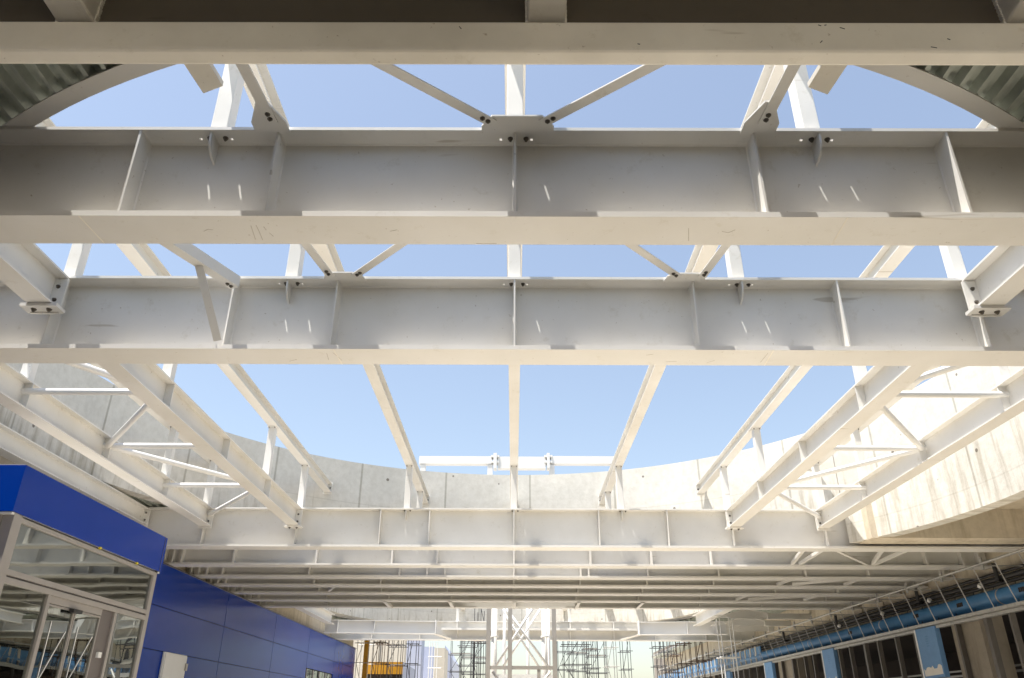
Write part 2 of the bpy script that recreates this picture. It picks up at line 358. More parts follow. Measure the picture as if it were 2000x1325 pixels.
# cross ties and diagonals between inner and outer long beams
def tie(p, q, label, r=.044):
    p = Vector(p); q = Vector(q)
    m = MB(); m.tube(p, q, r, 12)
    t = tag(m.build('tie_bar', M_STB, smooth=False), label, 'steel tie bar', 'thin tie bars between the inner and outer long beams')
    return t
zt_ = ZT - .16
for s, sd in ((-1, 'left'), (1, 'right')):
    for y, nm in ((9.4, 'nearest'), (11.65, 'middle'), (13.95, 'farthest')):
        tie((s * 6.5, y, zt_), (s * 4.62, y, zt_), f'{nm} straight cross tie between the two {sd} long beams')
    for (ya, yb), nm in (((6.95, 9.4), 'nearest'), ((11.65, 9.4), 'second'), ((11.65, 13.95), 'third, long thin'), ((16.2, 13.95), 'farthest')):
        tie((s * 6.44, ya, zt_ - .005), (s * 4.68, yb, zt_ - .005), f'{nm} diagonal tie between the two {sd} long beams')

# ---- rafters raised on posts
ZR = EYE + 4.98
RX = [-6.6, -4.6, -2.3, 0.0, 2.3, 4.6, 6.6]
rl = ['far left raised rafter in front of the shaded concrete', 'second raised rafter from the left, ending on the concrete drum', 'third raised rafter from the left, crossing blue sky to the drum',
      'central raised rafter running straight away down the middle', 'third raised rafter from the right, crossing blue sky to the drum', 'second raised rafter from the right, ending on the concrete drum', 'far right raised rafter in front of the sunlit concrete']
RS = [7.7, 5.2, 4.0, 3.6, 4.0, 5.2, 7.7]
for x, lb, ys_ in zip(RX, rl, RS):
    ye = C1Y + math.sqrt(RAD ** 2 - x * x) - .02 - abs(x) * .02
    ye2 = ye if abs(x) < 5 else ye - .1
    long_beam(x, ys_, ye2, lb, ZR, ZR + .22, .18, name='rafter', group='rafters raised on posts', endplate=((ye2 - .015, -1),), tf=.015)
def post(x, y, label, z0=ZT, z1=ZR, wd=.13):
    t = thing('post', (x, y, z0), label, 'steel post', 'posts holding up the rafters')
    MB().box(x - wd / 2, x + wd / 2, y - wd * .5, y + wd * .5, z0 + .015, z1 - .014).build('shaft', M_ST, t, bevel=.006)
    MB().box(x - wd / 2 - .03, x + wd / 2 + .03, y - .1, y + .1, z0 + .0005, z0 + .016).build('base_plate', M_STB, t)
    MB().box(x - .085, x + .085, y - .1, y + .1, z1 - .015, z1 - .0005).build('cap_plate', M_STB, t)
    for dx in (-.055, .055): bolt(t, (x + dx, y - .075, z1 - .016), (0, 0, -1), .01, .02)
nm = {-4.6: 'far left', -2.3: 'left', 0.0: 'middle', 2.3: 'right', 4.6: 'far right'}
for x in (-2.3, 0.0, 2.3): post(x, yB1, f'{nm[x]} post on the nearest girder, seen against the first strip of sky')
for x in (-4.6, -2.3, 0.0, 2.3, 4.6): post(x, yB2, f'{nm[x]} post on the second girder')
for x in (-4.6, -2.3, 0.0, 2.3, 4.6): post(x, yB3, f'{nm[x]} post on the girder at the far rim of the opening')
for x in (-2.3, 2.3): post(x, BY[0] + .18, f'small {nm[x]} post behind the far rim girder, close to the concrete drum')
for s, sd in ((-1, 'left'), (1, 'right')):
    for y, d in ((9.4, 'near'), (13.95, 'far')):
        post(s * 4.62, y, f'{d} post on the inner {sd} long beam', z0=ZT - .03)
        post(s * 6.5, y, f'{d} post on the outer {sd} long beam', z0=ZT - .03)
    post(s * 6.5, 16.1, f'corner post on the outer {sd} long beam by the far rim girder', z0=ZT - .03)

# ---- flat wind bracing at top flange level, gusset plates and bolts
zg = ZT - TF - .002
def plate(parent, pts, z1=zg, th=.014): MB().poly8([(x, y, z1 - th) for x, y in pts], [(x, y, z1) for x, y in pts]).build('gusset_plate', M_ST, parent)
plate(B1, [(-.25, 4.52), (-.25, 4.44), (-.17, 4.33), (.2, 4.33), (.29, 4.44), (.29, 4.52)])
for s in (-1, 1):
    plate(B1, [(s * 1.70, 4.52), (s * 1.70, 4.4), (s * 1.79, 4.18), (s * 1.86, 4.18), (s * 1.96, 4.4), (s * 1.96, 4.52)])
    plate(B2, [(s * 1.50, 6.71), (s * 1.53, 6.6), (s * 1.62, 6.55), (s * 1.85, 6.55), (s * 1.90, 6.6), (s * 1.93, 6.71)])
zb_ = zg - .016
def angle(p, q, label, flip=1, wd=.085, ht=.085):
    t = thing('wind_brace', Vector(p), label, 'steel brace', 'flat diagonal braces at the top of the girders')
    MB().bar(p, q, wd, .009).build('flat_leg', M_ST, t)
    MB().bar(p, q, .009, ht, off=(flip * (wd / 2 - .005), ht / 2 + .0052)).build('upright_leg', M_ST, t)
    d = (Vector(q) - Vector(p)).normalized()
    for k in (.05, .10): bolt(t, Vector(p) + d * k + Vector((0, 0, -.005)), (0, 0, -1), .016, .02)
    return t
z5 = zb_ - .005
angle((-.16, 4.40, z5), (-1.75, 3.17, z5), 'left diagonal brace fanning out from the centre of the nearest girder', 1)
angle((.20, 4.40, z5), (1.79, 3.17, z5), 'right diagonal brace fanning out from the centre of the nearest girder', -1)
angle((-1.80, 4.40, z5), (-1.90, 3.12, z5), 'left straight brace from the nearest girder towards the box beam', 1)
angle((1.84, 4.40, z5), (1.93, 3.12, z5), 'right straight brace from the nearest girder towards the box beam', -1)
angle((-1.60, 6.60, z5), (-.1, 5.0, z5), 'left diagonal brace from the second girder towards its centre neighbour', -1)
angle((1.64, 6.60, z5), (.1, 5.0, z5), 'right diagonal brace from the second girder towards its centre neighbour', 1)
angle((-1.84, 6.60, z5), (-2.15, 4.92, z5), 'left straight brace from the second girder back towards the nearest one', 1)
angle((1.87, 6.60, z5), (2.15, 4.92, z5), 'right straight brace from the second girder back towards the nearest one', -1)
# bolts hanging below the top flanges beside the post feet
for G, Y in ((B1, 4.5), (B2, 6.69), (B3, 16.25)):
    for x in (-2.3, 0, 2.3):
        for dx in (-.055, .065): bolt(G, (x + dx + .02, Y + .09, ZT - TF), (0, 0, -1), .017, .03)
# stub plates hanging behind the box beam
for s, sd in ((-1, 'left'), (1, 'right')):
    m = MB()
    m.poly8([(s * 2.32, 3.1, ZT - .06), (s * 2.20, 4.09, ZT - .06), (s * 2.04, 4.02, ZT - .06), (s * 2.14, 3.1, ZT - .06)],
            [(s * 2.32, 3.1, ZT - .02), (s * 2.20, 4.09, ZT - .02), (s * 2.04, 4.02, ZT - .02), (s * 2.14, 3.1, ZT - .02)])
    tag(m.build('stub_plate', M_OLD), f'short cream plate jutting from behind the box beam, upper {sd}', 'steel plate', 'plates jutting from the box beam')
# strut and knee brace on the left of the second girder
a = Vector((-2.80, 6.66, EYE + 3.85)); b_ = Vector((-3.62, 4.86, EYE + 3.85))
angle(a, b_, 'slanting angle strut left of centre, bolted to the second girder', -1, .11, .11)
t = thing('knee_brace', (-2.84, 6.66, ZB + .06), 'thin knee brace dropping from the angle strut to the foot of the second girder', 'steel brace')
pk = a.lerp(b_, .24)
MB().bar((-2.86, 6.64, ZB + .06), pk + Vector((0, 0, -.01)), .075, .009, up=(0, 1, 0)).build('flat_leg', M_ST, t)
MB().bar((-2.86, 6.64, ZB + .06), pk + Vector((0, 0, -.01)), .009, .07, up=(0, 1, 0), off=(.033, .04)).build('upright_leg', M_ST, t)

# ---------------------------------------------------------------- roof deck with two round openings
def deck():
    t = thing('roof_deck', (0, 20, ZT), 'dark corrugated metal roof deck with round openings cut through it', 'roof')
    lo, hi = ZT + .016, ZT + .090
    m = MB(); top = MB()
    x = -9.5; P = .158; xs = []
    while x < 12.0:
        xs += [(x, lo), (x + .034, lo), (x + .052, hi), (x + .140, hi)]; x += P
    def cuts(x):
        out = []
        for cy in (C1Y, C2Y):
            d = (RAD + .335) ** 2 - x * x
            if d > 0: out.append((cy - math.sqrt(d), cy + math.sqrt(d)))
            else: out.append((cy, cy))
        (a, b), (c, d_) = out
        if abs(x) < 6.2: a = max(a, 10.56 - math.sqrt(7.12 ** 2 - x * x))
        return [(-10.5, a), (b, c), (d_, 62 if x > 10.3 else 43.2)]  # strip along the right wall lengthened, added to shade the concrete below
    for (xa, za), (xb, zb) in zip(xs[:-1], xs[1:]):
        for (y0, y1), (w0, w1) in zip(cuts(xa), cuts(xb)):
            if y1 - y0 < .01 and w1 - w0 < .01: continue
            o = len(m.v); m.v += [(xa, y0, za), (xb, w0, zb), (xb, w1, zb), (xa, y1, za)]; m.f.append((o, o + 1, o + 2, o + 3))
            o = len(top.v)
            T = hi + .02
            top.v += [(xa, y0, T), (xb, w0, T), (xb, w1, T), (xa, y1, T), (xa, y0, T + .09), (xb, w0, T + .09), (xb, w1, T + .09), (xa, y1, T + .09)]
            top.f += [(o, o + 1, o + 2, o + 3), (o + 4, o + 5, o + 6, o + 7), (o, o + 1, o + 5, o + 4), (o + 3, o + 2, o + 6, o + 7)]
    m.build('corrugated_sheet', M_DECK, t); top.build('roof_covering', M_ROOF, t)
deck()
def arc_band(name, cy, r, th, a0, a1, z0, z1, mat, parent=None, n=72, zfun=None):
    m = MB(); m.uv = []
    for i in range(n + 1):
        a = R(a0 + (a1 - a0) * i / n)
        zz = zfun(a) if zfun else z0
        for rr, z in ((r, zz), (r, z1), (r + th, z1), (r + th, zz)):
            m.v.append((rr * math.cos(a), cy + rr * math.sin(a), z)); m.uv.append((a * r, z - EYE - 4.98 + .15))
    for i in range(n):
        o = i * 4
        for k in range(4): m.f.append((o + k, o + (k + 1) % 4, o + 4 + (k + 1) % 4, o + 4 + k))
    m.f.append((0, 3, 2, 1)); o = n * 4; m.f.append((o, o + 1, o + 2, o + 3))
    return m.build(name, mat, parent)
t = thing('edge_trim', (0, C1Y - RAD - .35, ZT), 'curved cream steel edge trim around the near rim of the round opening', 'edge trim')
arc_band('soffit_strip', 10.56, 7.07, .13, 208, 332, ZT + .002, ZT + .014, M_ST, t)
o = arc_band('upstand', 10.56, 7.07, .012, 208, 332, ZT + .0145, ZT + .19, M_ST, t)
(lambda *k: None)(o, 'curved cream steel edge trim around the near rim of the round opening', 'edge trim')
o = arc_band('edge_trim', C2Y, RAD + .32, .012, 212, 328, ZT + .002, ZT + .19, M_ST)
tag(o, 'curved steel trim around the near rim of the second round opening', 'edge trim')
# concrete drum walls
def zf(a):
    return EYE + 3.30 if (math.cos(a) > 0 and RAD * math.sin(a) < 4.25) else ZT + .01
o = arc_band('curved_wall', C1Y, RAD, .30, -24, 30.9, 0, EYE + 5.88, M_CON, n=40, zfun=lambda a: EYE + 3.30)
tag(o, 'tall sunlit curved concrete wall on the right with a rounded lower edge', 'concrete wall')
o = arc_band('curved_wall', C1Y, RAD, .30, 31.0, 204, 0, EYE + 5.88, M_CON, n=110, zfun=lambda a: ZT + .01)
tag(o, 'curved concrete drum wall behind the rafters, shaded on its left', 'concrete wall')
o = arc_band('curved_wall', C2Y, RAD, .30, -30, 210, 0, EYE + 5.88, M_CON, n=80, zfun=lambda a: ZT + .19)
tag(o, 'far curved concrete wall of the second opening, seen just below the close-spaced girders', 'concrete wall')
# concrete slab and beam to the right of the drum
t = thing('concrete_slab', (10, 12, EYE + 3.7), 'plain concrete roof slab with a downstand beam, right of the curved wall', 'concrete slab')
MB().box(7.2, 11.15, 15.62, 16.22, EYE + 3.28, EYE + 3.985).build('downstand_beam', M_CON2, t)
MB().box(9.6, 11.15, 3.0, 15.60, EYE + 3.86, EYE + 3.985).build('slab', M_CON2, t)

# white gantry above the wall
t = thing('gantry', (0, 23.2, ZT + .2), 'white steel gantry frame standing on the roof behind the drum wall', 'steel frame')
Yg = 23.2
def gb(px0, px1, py0, py1, nme, Y=Yg, th=.25, mat=None):
    a = onY(px0, py0, Y); b = onY(px1, py1, Y)
    MB().box(a.x, b.x, Y, Y + th, b.z, a.z).build(nme, mat or M_STB, t)
gb(819, 960, 891, 906, 'rail'); gb(1076, 1206, 891, 906, 'rail'); gb(972, 1066, 892, 915, 'rail')
for x in (967, 1071):
    gb(x - 3, x + 3, 885, 914, 'splice_plate', Yg - .06, .35)
    gb(x - 8, x + 8, 889, 893, 'rib', Yg - .04, .3); gb(x - 8, x + 8, 900, 904, 'rib', Yg - .04, .3)
for x in (826, 957, 1078, 1198):
    a = onY(x - 5, 907, Yg); b = onY(x + 5, 907, Yg)
    MB().box(a.x, b.x, Yg + .02, Yg + .2, ZT + .2, a.z).build('leg', M_STB, t)

# ---------------------------------------------------------------- left: blue wall and entrance box
t = thing('blue_wall', (XL, 28, 0), 'long blue panel clad wall receding on the left', 'wall')
seamY = [-30, -25, -20, -15, -10, -5, 0, 4.0, 8.0, 12.95, 17.8, 22.7, 27.6, 32.4, 37.3, 42.2]
rows = [0.0, EYE - .49, EYE + .43, EYE + 1.34, EYE + 2.25, ZB - .03]
win = (33.5, 37.2, EYE + 1.72)
for a, b in zip(seamY[:-1], seamY[1:]):
    m = MB()
    for c, d in zip(rows[:-1], rows[1:]):
        if (a, b) == (32.4, 37.3) and d <= EYE + 1.35: continue
        if (a, b) == (32.4, 37.3) and c < EYE + 1.4: c = EYE + 1.72
        m.box(XL - .04, XL, a + .014, b - .014, c + .007, d - .007)
    m.build('panel', M_BLUE, t)
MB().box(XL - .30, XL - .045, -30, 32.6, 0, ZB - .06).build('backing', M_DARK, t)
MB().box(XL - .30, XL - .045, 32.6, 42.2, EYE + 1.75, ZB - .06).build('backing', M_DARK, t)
MB().box(XL - .28, XL + .03, -30, 42.2, ZB - .04, ZB - .015).build('coping', M_ALUD, t)
f = MB().box(XL - .05, XL - .03, 32.6, 37.0, .5, EYE + 1.70).build('window', M_GLASS, t)
mm = MB()
for y in (32.6, 33.7, 34.8, 35.9, 37.0): mm.box(XL - .06, XL, y - .03, y + .03, .5, EYE + 1.7)
mm.build('window_frame', M_ALU, f)
MB().box(XL - .3, XL - .05, 37.3, 42.2, 0, EYE + 1.2).build('orange_base', M_ORANGE, t)
tag(MB().box(XL - .62, XL - .32, -30, 43, 0, ZT + .0).build('concrete_wall', M_CON2), 'raw concrete wall rising behind the top of the blue cladding', 'concrete wall')
# white cabinet on the blue wall
t = thing('wall_cabinet', (XL + .1, 19.7, EYE), 'flat white metal cabinet fixed on the blue wall beside the entrance', 'cabinet')
MB().box(XL + .002, XL + .05, 19.0, 20.35, EYE - .4, EYE + 1.34).build('body', M_WHITE, t, bevel=.01)
MB().box(XL + .052, XL + .07, 19.04, 20.31, EYE - .36, EYE + 1.31).build('door', M_WHITE, t)
MB().box(XL + .068, XL + .10, 20.25, 20.36, EYE + 1.0, EYE + 1.16).build('hinge', M_ALU, t)
t = tag(MB().box(XL + .002, XL + .06, 28.0, 28.6, EYE + .8, EYE + 1.02).build('vent_grille', M_ALUD, bevel=.01), 'small dark vent grille low on the blue wall', 'vent')

XA = -6.46; YA0, YA1 = 9.85, 14.5; ZF1 = EYE + 2.98; ZF0 = EYE + 2.37
t = thing('entrance_box', (-7.2, 12.2, 0), 'projecting blue topped entrance lobby with aluminium framed glass and sliding doors', 'entrance lobby')
MB().box(XL + .01, XA, YA0, YA1, ZF0, ZF1).build('fascia', M_BLUE, t)
MB().box(XL + .05, XA - .03, YA0 + .03, YA1 - .03, ZF1 + .001, ZF1 + .02).build('roof', M_ROOF, t)
MB().box(XA + .001, XA + .006, YA1 - .10, YA1 - .09, ZF0, ZF1 - .01).build('seam', M_ALUD, t)
MB().box(XL + .02, XA - .02, YA0 + .02, YA1 - .02, ZF0 - .03, ZF0 - .004).build('soffit', M_WHITE, t)
for px_, py_ in ((194, 1074), (266, 1104)):
    q_ = onX(px_, py_, XA - .01); MB().box(XA - .03, XA + .012, q_.y - .02, q_.y + .02, ZF0 - .03, ZF0 + .002).build('clip', M_YEL, t)
def fr(y0, y1, z0, z1, nme='mullion', x0=XA - .10, x1=XA - .02, mat=None):
    return MB().box(x0, x1, y0, y1, z0, z1).build(nme, mat or M_ALU, t, bevel=.004)
fr(9.93, 10.12, 0, ZF0, 'corner_post', XA - .16, XA - .015)
fr(14.27, 14.40, 0, ZF0, 'corner_post', XA - .12)
fr(10.12, 14.27, ZF0 - .09, ZF0 - .006, 'head_rail')
fr(10.12, 14.27, EYE + 1.62, EYE + 1.69, 'transom'); fr(10.12, 14.27, EYE + 1.52, EYE + 1.595, 'transom')
fr(10.12, 14.27, EYE + 1.595, EYE + 1.62, 'shadow_gap', XA - .09, XA - .05, M_ALUD)
fr(11.17, 11.24, 0, EYE + 1.52); fr(12.78, 13.16, 0, EYE + 1.52, 'door_jamb', XA - .12, XA - .05, M_JAMB); fr(13.16, 13.24, 0, EYE + 1.52)
fr(11.24, 12.78, EYE + 1.42, EYE + 1.52, 'door_operator', XA - .14, XA - .04)
MB().box(XA - .14, XA - .01, 12.9, 13.0, EYE + .82, EYE + .90).build('switch', M_WHITE, t)
MB().box(XA - .03, XA + .04, 11.8, 12.05, EYE + 1.36, EYE + 1.41).build('sensor', M_PIPEK, t)
for y0, y1, z0, z1 in ((10.12, 14.27, EYE + 1.69, ZF0 - .09), (10.12, 11.17, .1, EYE + 1.52), (13.24, 14.27, .1, EYE + 1.52)):
    MB().box(XA - .066, XA - .058, y0, y1, z0, z1).build('glass_pane', M_GLASS, t)
for y0, y1 in ((11.26, 11.98), (12.0, 12.77)):
    d = fr(y0, y0 + .028, .05, EYE + 1.41, 'sliding_door', XA - .09, XA - .04)
    mm = MB(); mm.box(XA - .088, XA - .04, y1 - .028, y1, .05, EYE + 1.41); mm.box(XA - .088, XA - .04, y0 + .028, y1 - .028, EYE + 1.385, EYE + 1.41); mm.build('stile', M_ALU, d)
    MB().box(XA - .066, XA - .058, y0 + .028, y1 - .028, .1, EYE + 1.385).build('door_glass', M_GLASS, d)
    mm = MB(); mm.bar((XA - .05, y0 + .2, EYE + 1.2), (XA - .05, y0 + .2, .3), .004, .016, up=(0, 1, 0)); mm.bar((XA - .05, y1 - .1, EYE + 1.1), (XA - .05, y0 + .02, EYE + .1), .004, .016, up=(0, 1, 0))
    mm.build('tape', M_WHITE, d)
MB().box(XL + .01, XA - .2, YA0 + .01, YA0 + .06, 0, ZF0 - .002).build('end_panel', M_ALUD, t)
MB().box(XA - .2, XA - .165, YA0 + .06, YA0 + .1, 0, ZF0 - .002).build('end_frame', M_ALU, t)
MB().box(XL + .01, XA - .12, YA1 - .14, YA1 - .08, 0, ZF0 - .032).build('end_panel', M_BLUE, t)
MB().box(XL + .01, XA - .12, YA0 + .1, YA1 - .2, .004, .02).build('lobby_floor', M_FLOOR2, t)

# ---------------------------------------------------------------- right: concrete wall, shopfronts, pipes
t = thing('concrete_wall', (XR + .2, 35, 0), 'stained raw concrete wall above the pipes on the right', 'concrete wall')
MB().box(XR, XR + .3, 14.5, 62, EYE + 2.25, ZT - .002).build('wall', M_CON2, t)
m = MB()
for Y in [16.43] + [y + .18 for y in BY] + [29, 31.5, 34, 37.5]:
    m.box(XR - .035, XR + .01, Y - .22, Y + .22, ZB - .34, ZB - .002)
m.build('corbel', M_CON2, t)
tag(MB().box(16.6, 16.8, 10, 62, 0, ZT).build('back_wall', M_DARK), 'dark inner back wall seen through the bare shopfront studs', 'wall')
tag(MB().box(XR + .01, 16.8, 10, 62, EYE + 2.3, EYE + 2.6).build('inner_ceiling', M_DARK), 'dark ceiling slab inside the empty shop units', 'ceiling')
XS = 10.42; ZS = EYE + 2.10
bays = [(14.4, 20.15, 'nearest'), (21.25, 26.85, 'second'), (27.95, 33.5, 'third'), (34.6, 40.15, 'fourth'), (41.25, 46.8, 'fifth'), (47.9, 53.5, 'farthest')]
for a, b, nme in bays:
    t = thing('shopfront_frame', (XS, (a + b) / 2, 0), f'{nme} bare metal stud frame of an unfinished shopfront on the right', 'shopfront frame', 'unfinished shopfront frames')
    MB().box(XS, XS + .14, a, b, ZS - .07, ZS - .003).build('top_track', M_GALV, t)
    y = a + .05
    k = 0
    while y < b:
        wd = .07 if k % 3 else .13
        MB().box(XS + .01, XS + .13, y, y + wd, 0, ZS - .07).build('stud', M_STUD, t)
        y += random.choice((.9, 1.15, 1.3)); k += 1
    MB().box(XS + 1.2, XS + 1.25, a, b, EYE + 1.0, EYE + 1.05).build('rail', M_GALV, t)
    MB().box(XS + 1.2, XS + 1.25, a, b, EYE + 1.12, EYE + 1.16).build('rail', M_GALV, t)
for i, y in enumerate((20.7, 27.4, 34.05, 40.7, 47.35)):
    nme = ['nearest', 'second', 'third', 'fourth', 'farthest'][i]
    t = thing('insulation_board', (XS, y, 0), f'{nme} light blue board strip with torn paper between the shopfronts', 'insulation board', 'blue boards between the shopfronts')
    MB().box(XS - .02, XS + .1, y - .5, y + .5, EYE + .93, ZS - .01).build('upper_board', M_FOAM, t)
    MB().box(XS - .02, XS + .1, y - .5, y + .5, 0, EYE + .90).build('lower_board', M_FOAM, t)
    MB().box(XS - .03, XS + .1, y + .5, y + .56, 0, ZS - .01).build('edge_strip', M_WHITE, t)
    n = 12; top = [(y - .45 + .9 * k / n, EYE + 1.17 + random.uniform(-.05, .05) + .04 * math.sin(k)) for k in range(n + 1)]
    pr = [(y - .45, EYE + 1.0), (y + .45, EYE + .98)] + top[::-1]
    MB().poly8([(XS - .026, a, b) for a, b in pr], [(XS - .0205, a, b) for a, b in pr]).build('torn_paper', M_PAPER, t)
    m = MB()
    for k in range(5): m.box(XS - .0235, XS - .0205, y - .07 + .012 * (k % 2), y + .05 + .012 * (k % 3), EYE + 1.65 + .055 * k, EYE + 1.675 + .055 * k)
    m.build('printed_mark', M_PIPEB, t)
for a, b, l in ((18.5, 19.75, 'nearest concrete pier among the shopfront studs'), (31.0, 33.3, 'second concrete pier among the shopfront studs'), (44.0, 45.5, 'far concrete pier among the shopfront studs')):
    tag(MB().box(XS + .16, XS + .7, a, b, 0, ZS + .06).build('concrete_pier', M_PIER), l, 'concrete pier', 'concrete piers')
def run(nme, x, z, r, mat, label, cat, y0=14, y1=60, n=14):
    return tag(MB().tube((x, y0, EYE + z), (x, y1, EYE + z), r, n).build(nme, mat, smooth=True), label, cat)
t = thing('blue_pipe', (10.75, 38, EYE + 2.4), 'thick blue pipe running along the right wall above the shopfronts', 'pipe')
MB().tube((10.75, 14, EYE + 2.44), (10.75, 60, EYE + 2.44), .175, 20).build('pipe_run', M_PIPEB, t, smooth=True)
for y in (17.6, 23.6, 29.6, 35.6, 41.6): MB().tube((10.75, y, EYE + 2.44), (10.75, y + .05, EYE + 2.44), .177, 20).build('joint_band', M_GALV, t)
for y in (16.5, 19.0, 21.2, 25.6):
    m = MB()
    for k in range(4): m.box(10.566, 10.574, y + k * .07, y + k * .07 + .05, EYE + 2.40, EYE + 2.49)
    m.build('stencil_mark', M_DARK, t)
for i, (x, z, r, l) in enumerate(((10.92, 2.86, .06, 'thickest black service pipe on the concrete, right'), (10.95, 2.98, .035, 'thin black service pipe above the thickest one'), (10.88, 2.74, .04, 'black service pipe just above the blue pipe'))):
    tag(MB().tube((x, 14, EYE + z), (x, 60, EYE + z), r, 12).build('service_pipe', M_PIPEK, smooth=True), l, 'pipe', 'black service pipes')
for i, (y, l) in enumerate(((17.6, 'nearest'), (21.3, 'second'), (27.0, 'third'), (32.5, 'farthest'))):
    m = MB(); m.tube((10.7, y, EYE + 2.80), (10.7, y, ZB - .05), .045, 10); m.tube((10.68, y, EYE + 2.80), (10.95, y + .25, EYE + 2.80), .045, 10)
    tag(m.build('drain_pipe', M_PIPEK), f'{l} short black drain pipe dropping from the girders on the right', 'drain pipe', 'black drain pipes')
t = thing('tube_rail', (10.0, 38, EYE + 3.0), 'long galvanised tube rail hung along the right side under the girders', 'scaffold rail')
MB().tube((10.05, 14, EYE + 3.02), (10.05, 58, EYE + 3.02), .028, 10).build('tube', M_GALV, t)
y = 15.2; k = 0
while y < 45:
    MB().box(10.0, 10.95, y - .012, y + .012, EYE + 2.96, EYE + 2.985).build('arm', M_GALV, t)
    MB().tube((10.05, y, EYE + 2.90), (10.05, y, EYE + 3.14), .035, 8).build('coupler', M_GALV, t)
    y += 1.75; k += 1
t = thing('cable_tray', (10.42, 38, ZS), 'pale metal cable tray along the top of the shopfronts, hung on thin rods', 'cable tray')
MB().box(10.30, 10.34, 14, 60, ZS + .0, ZS + .07).build('side_rail', M_GALV, t)
MB().box(10.52, 10.56, 14, 60, ZS + .0, ZS + .07).build('side_rail', M_GALV, t)
MB().box(10.34, 10.52, 14, 60, ZS + .004, ZS + .014).build('tray_floor', M_GALV, t)
y = 14.8
while y < 48:
    MB().tube((10.32, y, ZS + .05), (10.10, y + .05, EYE + 3.0), .010, 6).build('hanger_rod', M_GALV, t); 
    MB().tube((10.54, y + .3, ZS + .05), (10.95, y + .9, ZS + .62), .008, 6).build('stay_rod', M_TUBEK, t)
    y += .85
for i, y in enumerate((16.2, 18.3, 20.7, 23.5, 26.8)):
    m = MB(); m.tube((10.70, y, EYE + 2.78), (10.70, y + .06, EYE + 2.74), .05, 10)
    tag(m.build('pipe_clip', M_WHITE), ['nearest', 'second', 'third', 'fourth', 'farthest'][i] + ' shiny clip hanging on the black pipes', 'pipe clip', 'shiny pipe clips')

tag(MB().box(XS + .2, XS + .5, -30, 14.3, 0, ZT + .0).build('unseen_side_wall', M_CON2), 'unseen concrete wall outside the view on the right, added to block side light', 'wall')  # out of view; added to keep side light out of the hall
# ---------------------------------------------------------------- second opening: girders, beams, posts
YC2 = 37.5
girder(YC2, -8.5, 11.1, 'far girder across the second opening, behind the steel tower', [-6.5, -4.3, -2.6, 0.0, 2.6, 4.6, 6.5, 8.8], tabs=(), wid=.4, extra=())
t = thing('wide_ledge', (0, YC2 - .1, ZB + .42), 'pale ledge halfway up the far girder behind the tower', 'steel ledge')
MB().box(-3.3, 6.2, YC2 - .25, YC2 + .18, ZB + .44, ZB + .47).build('plate', M_STB, t)
MB().box(-3.3, 6.2, YC2 - .27, YC2 - .25, ZB + .40, ZB + .50).build('upstand', M_ST, t)
def tapered(x_out, x_in, x_tip, Y, label):
    t = thing('tapered_girder', ((x_out + x_in) / 2, Y, ZB), label, 'steel girder', 'tapered side girders in the second opening')
    z0, z1 = ZB + .02, ZT - .30
    zi = ZB - .01
    s = 1 if x_in > x_out else -1
    tip = ZB - .42
    MB().poly8([(x_out, Y - .01, z0), (x_in, Y - .01, zi), (x_in, Y - .01, z1 - .05), (x_out, Y - .01, z1)], [(x_out, Y + .01, z0), (x_in, Y + .01, zi), (x_in, Y + .01, z1 - .05), (x_out, Y + .01, z1)]).build('web', M_STB, t)
    MB().bar((x_out, Y, z0), (x_in, Y, zi), .3, .03).build('bottom_flange', M_STB, t)
    MB().bar((x_out, Y, z1), (x_in, Y, z1 - .05), .3, .02).build('top_flange', M_STB, t)
    MB().bar((x_in, Y, zi), (x_tip, Y + .4, zi - .17), .3, .03).build('sloping_flange', M_ST, t)
    MB().box(x_in - .02, x_in + .02, Y - .18, Y + .18, zi - .02, z1 + .02).build('end_plate', M_STB, t)
    for f in (.12, .45):
        x = x_out + (x_in - x_out) * f; MB().box(x - .01, x + .01, Y - .14, Y + .14, z0 - .03, z1 - .01).build('stiffener', M_STB, t)
tapered(-8.0, -3.3, -2.7, 34.6, 'left tapered girder in the second opening, kinked at its inner end')
tapered(9.0, 5.3, 4.6, 34.6, 'right tapered girder in the second opening, kinked at its inner end')
for s, sd in ((-1, 'left'), (1, 'right')):
    long_beam(s * 7.7, 27.2, 34.3, f'{sd} long beam of the second opening beside the wall', ZL - .1, ZT - .1, .3, group='long beams in the second opening')
for x, l in ((-2.6, 'left'), (2.6, 'right')):
    long_beam(x, 28, 41.9, f'{l} raised rafter of the second opening', ZR, ZR + .22, .2, name='rafter', group='rafters in the second opening')
    post(x, YC2 + .2, f'{l} post on the far girder of the second opening')
for i, (x, y) in enumerate(((7.9, 30.6), (8.5, 33.0), (9.3, 35.2))):
    m = MB(); z = ZB + .32
    m.poly8([(x, y, z), (x + .9, y, z + .22), (x + 1.7, y, z + .05), (x + 1.7, y, z - .12), (x + .3, y, z - .12)], [(x, y + .025, z), (x + .9, y + .025, z + .22), (x + 1.7, y + .025, z + .05), (x + 1.7, y + .025, z - .12), (x + .3, y + .025, z - .12)])
    m.bar((x - .5, y, z - .14), (x + .9, y, z + .235), .2, .02); m.bar((x + .88, y, z + .235), (x + 1.75, y, z + .06), .2, .02)
    m.box(x + 1.65, 11.21, y - .1, y + .1, z - .13, z + .06)
    tag(m.build('kinked_bracket', M_ST), ['nearest', 'middle', 'farthest'][i] + ' kinked gable shaped bracket at the right edge of the second opening', 'steel bracket', 'kinked brackets by the right wall')
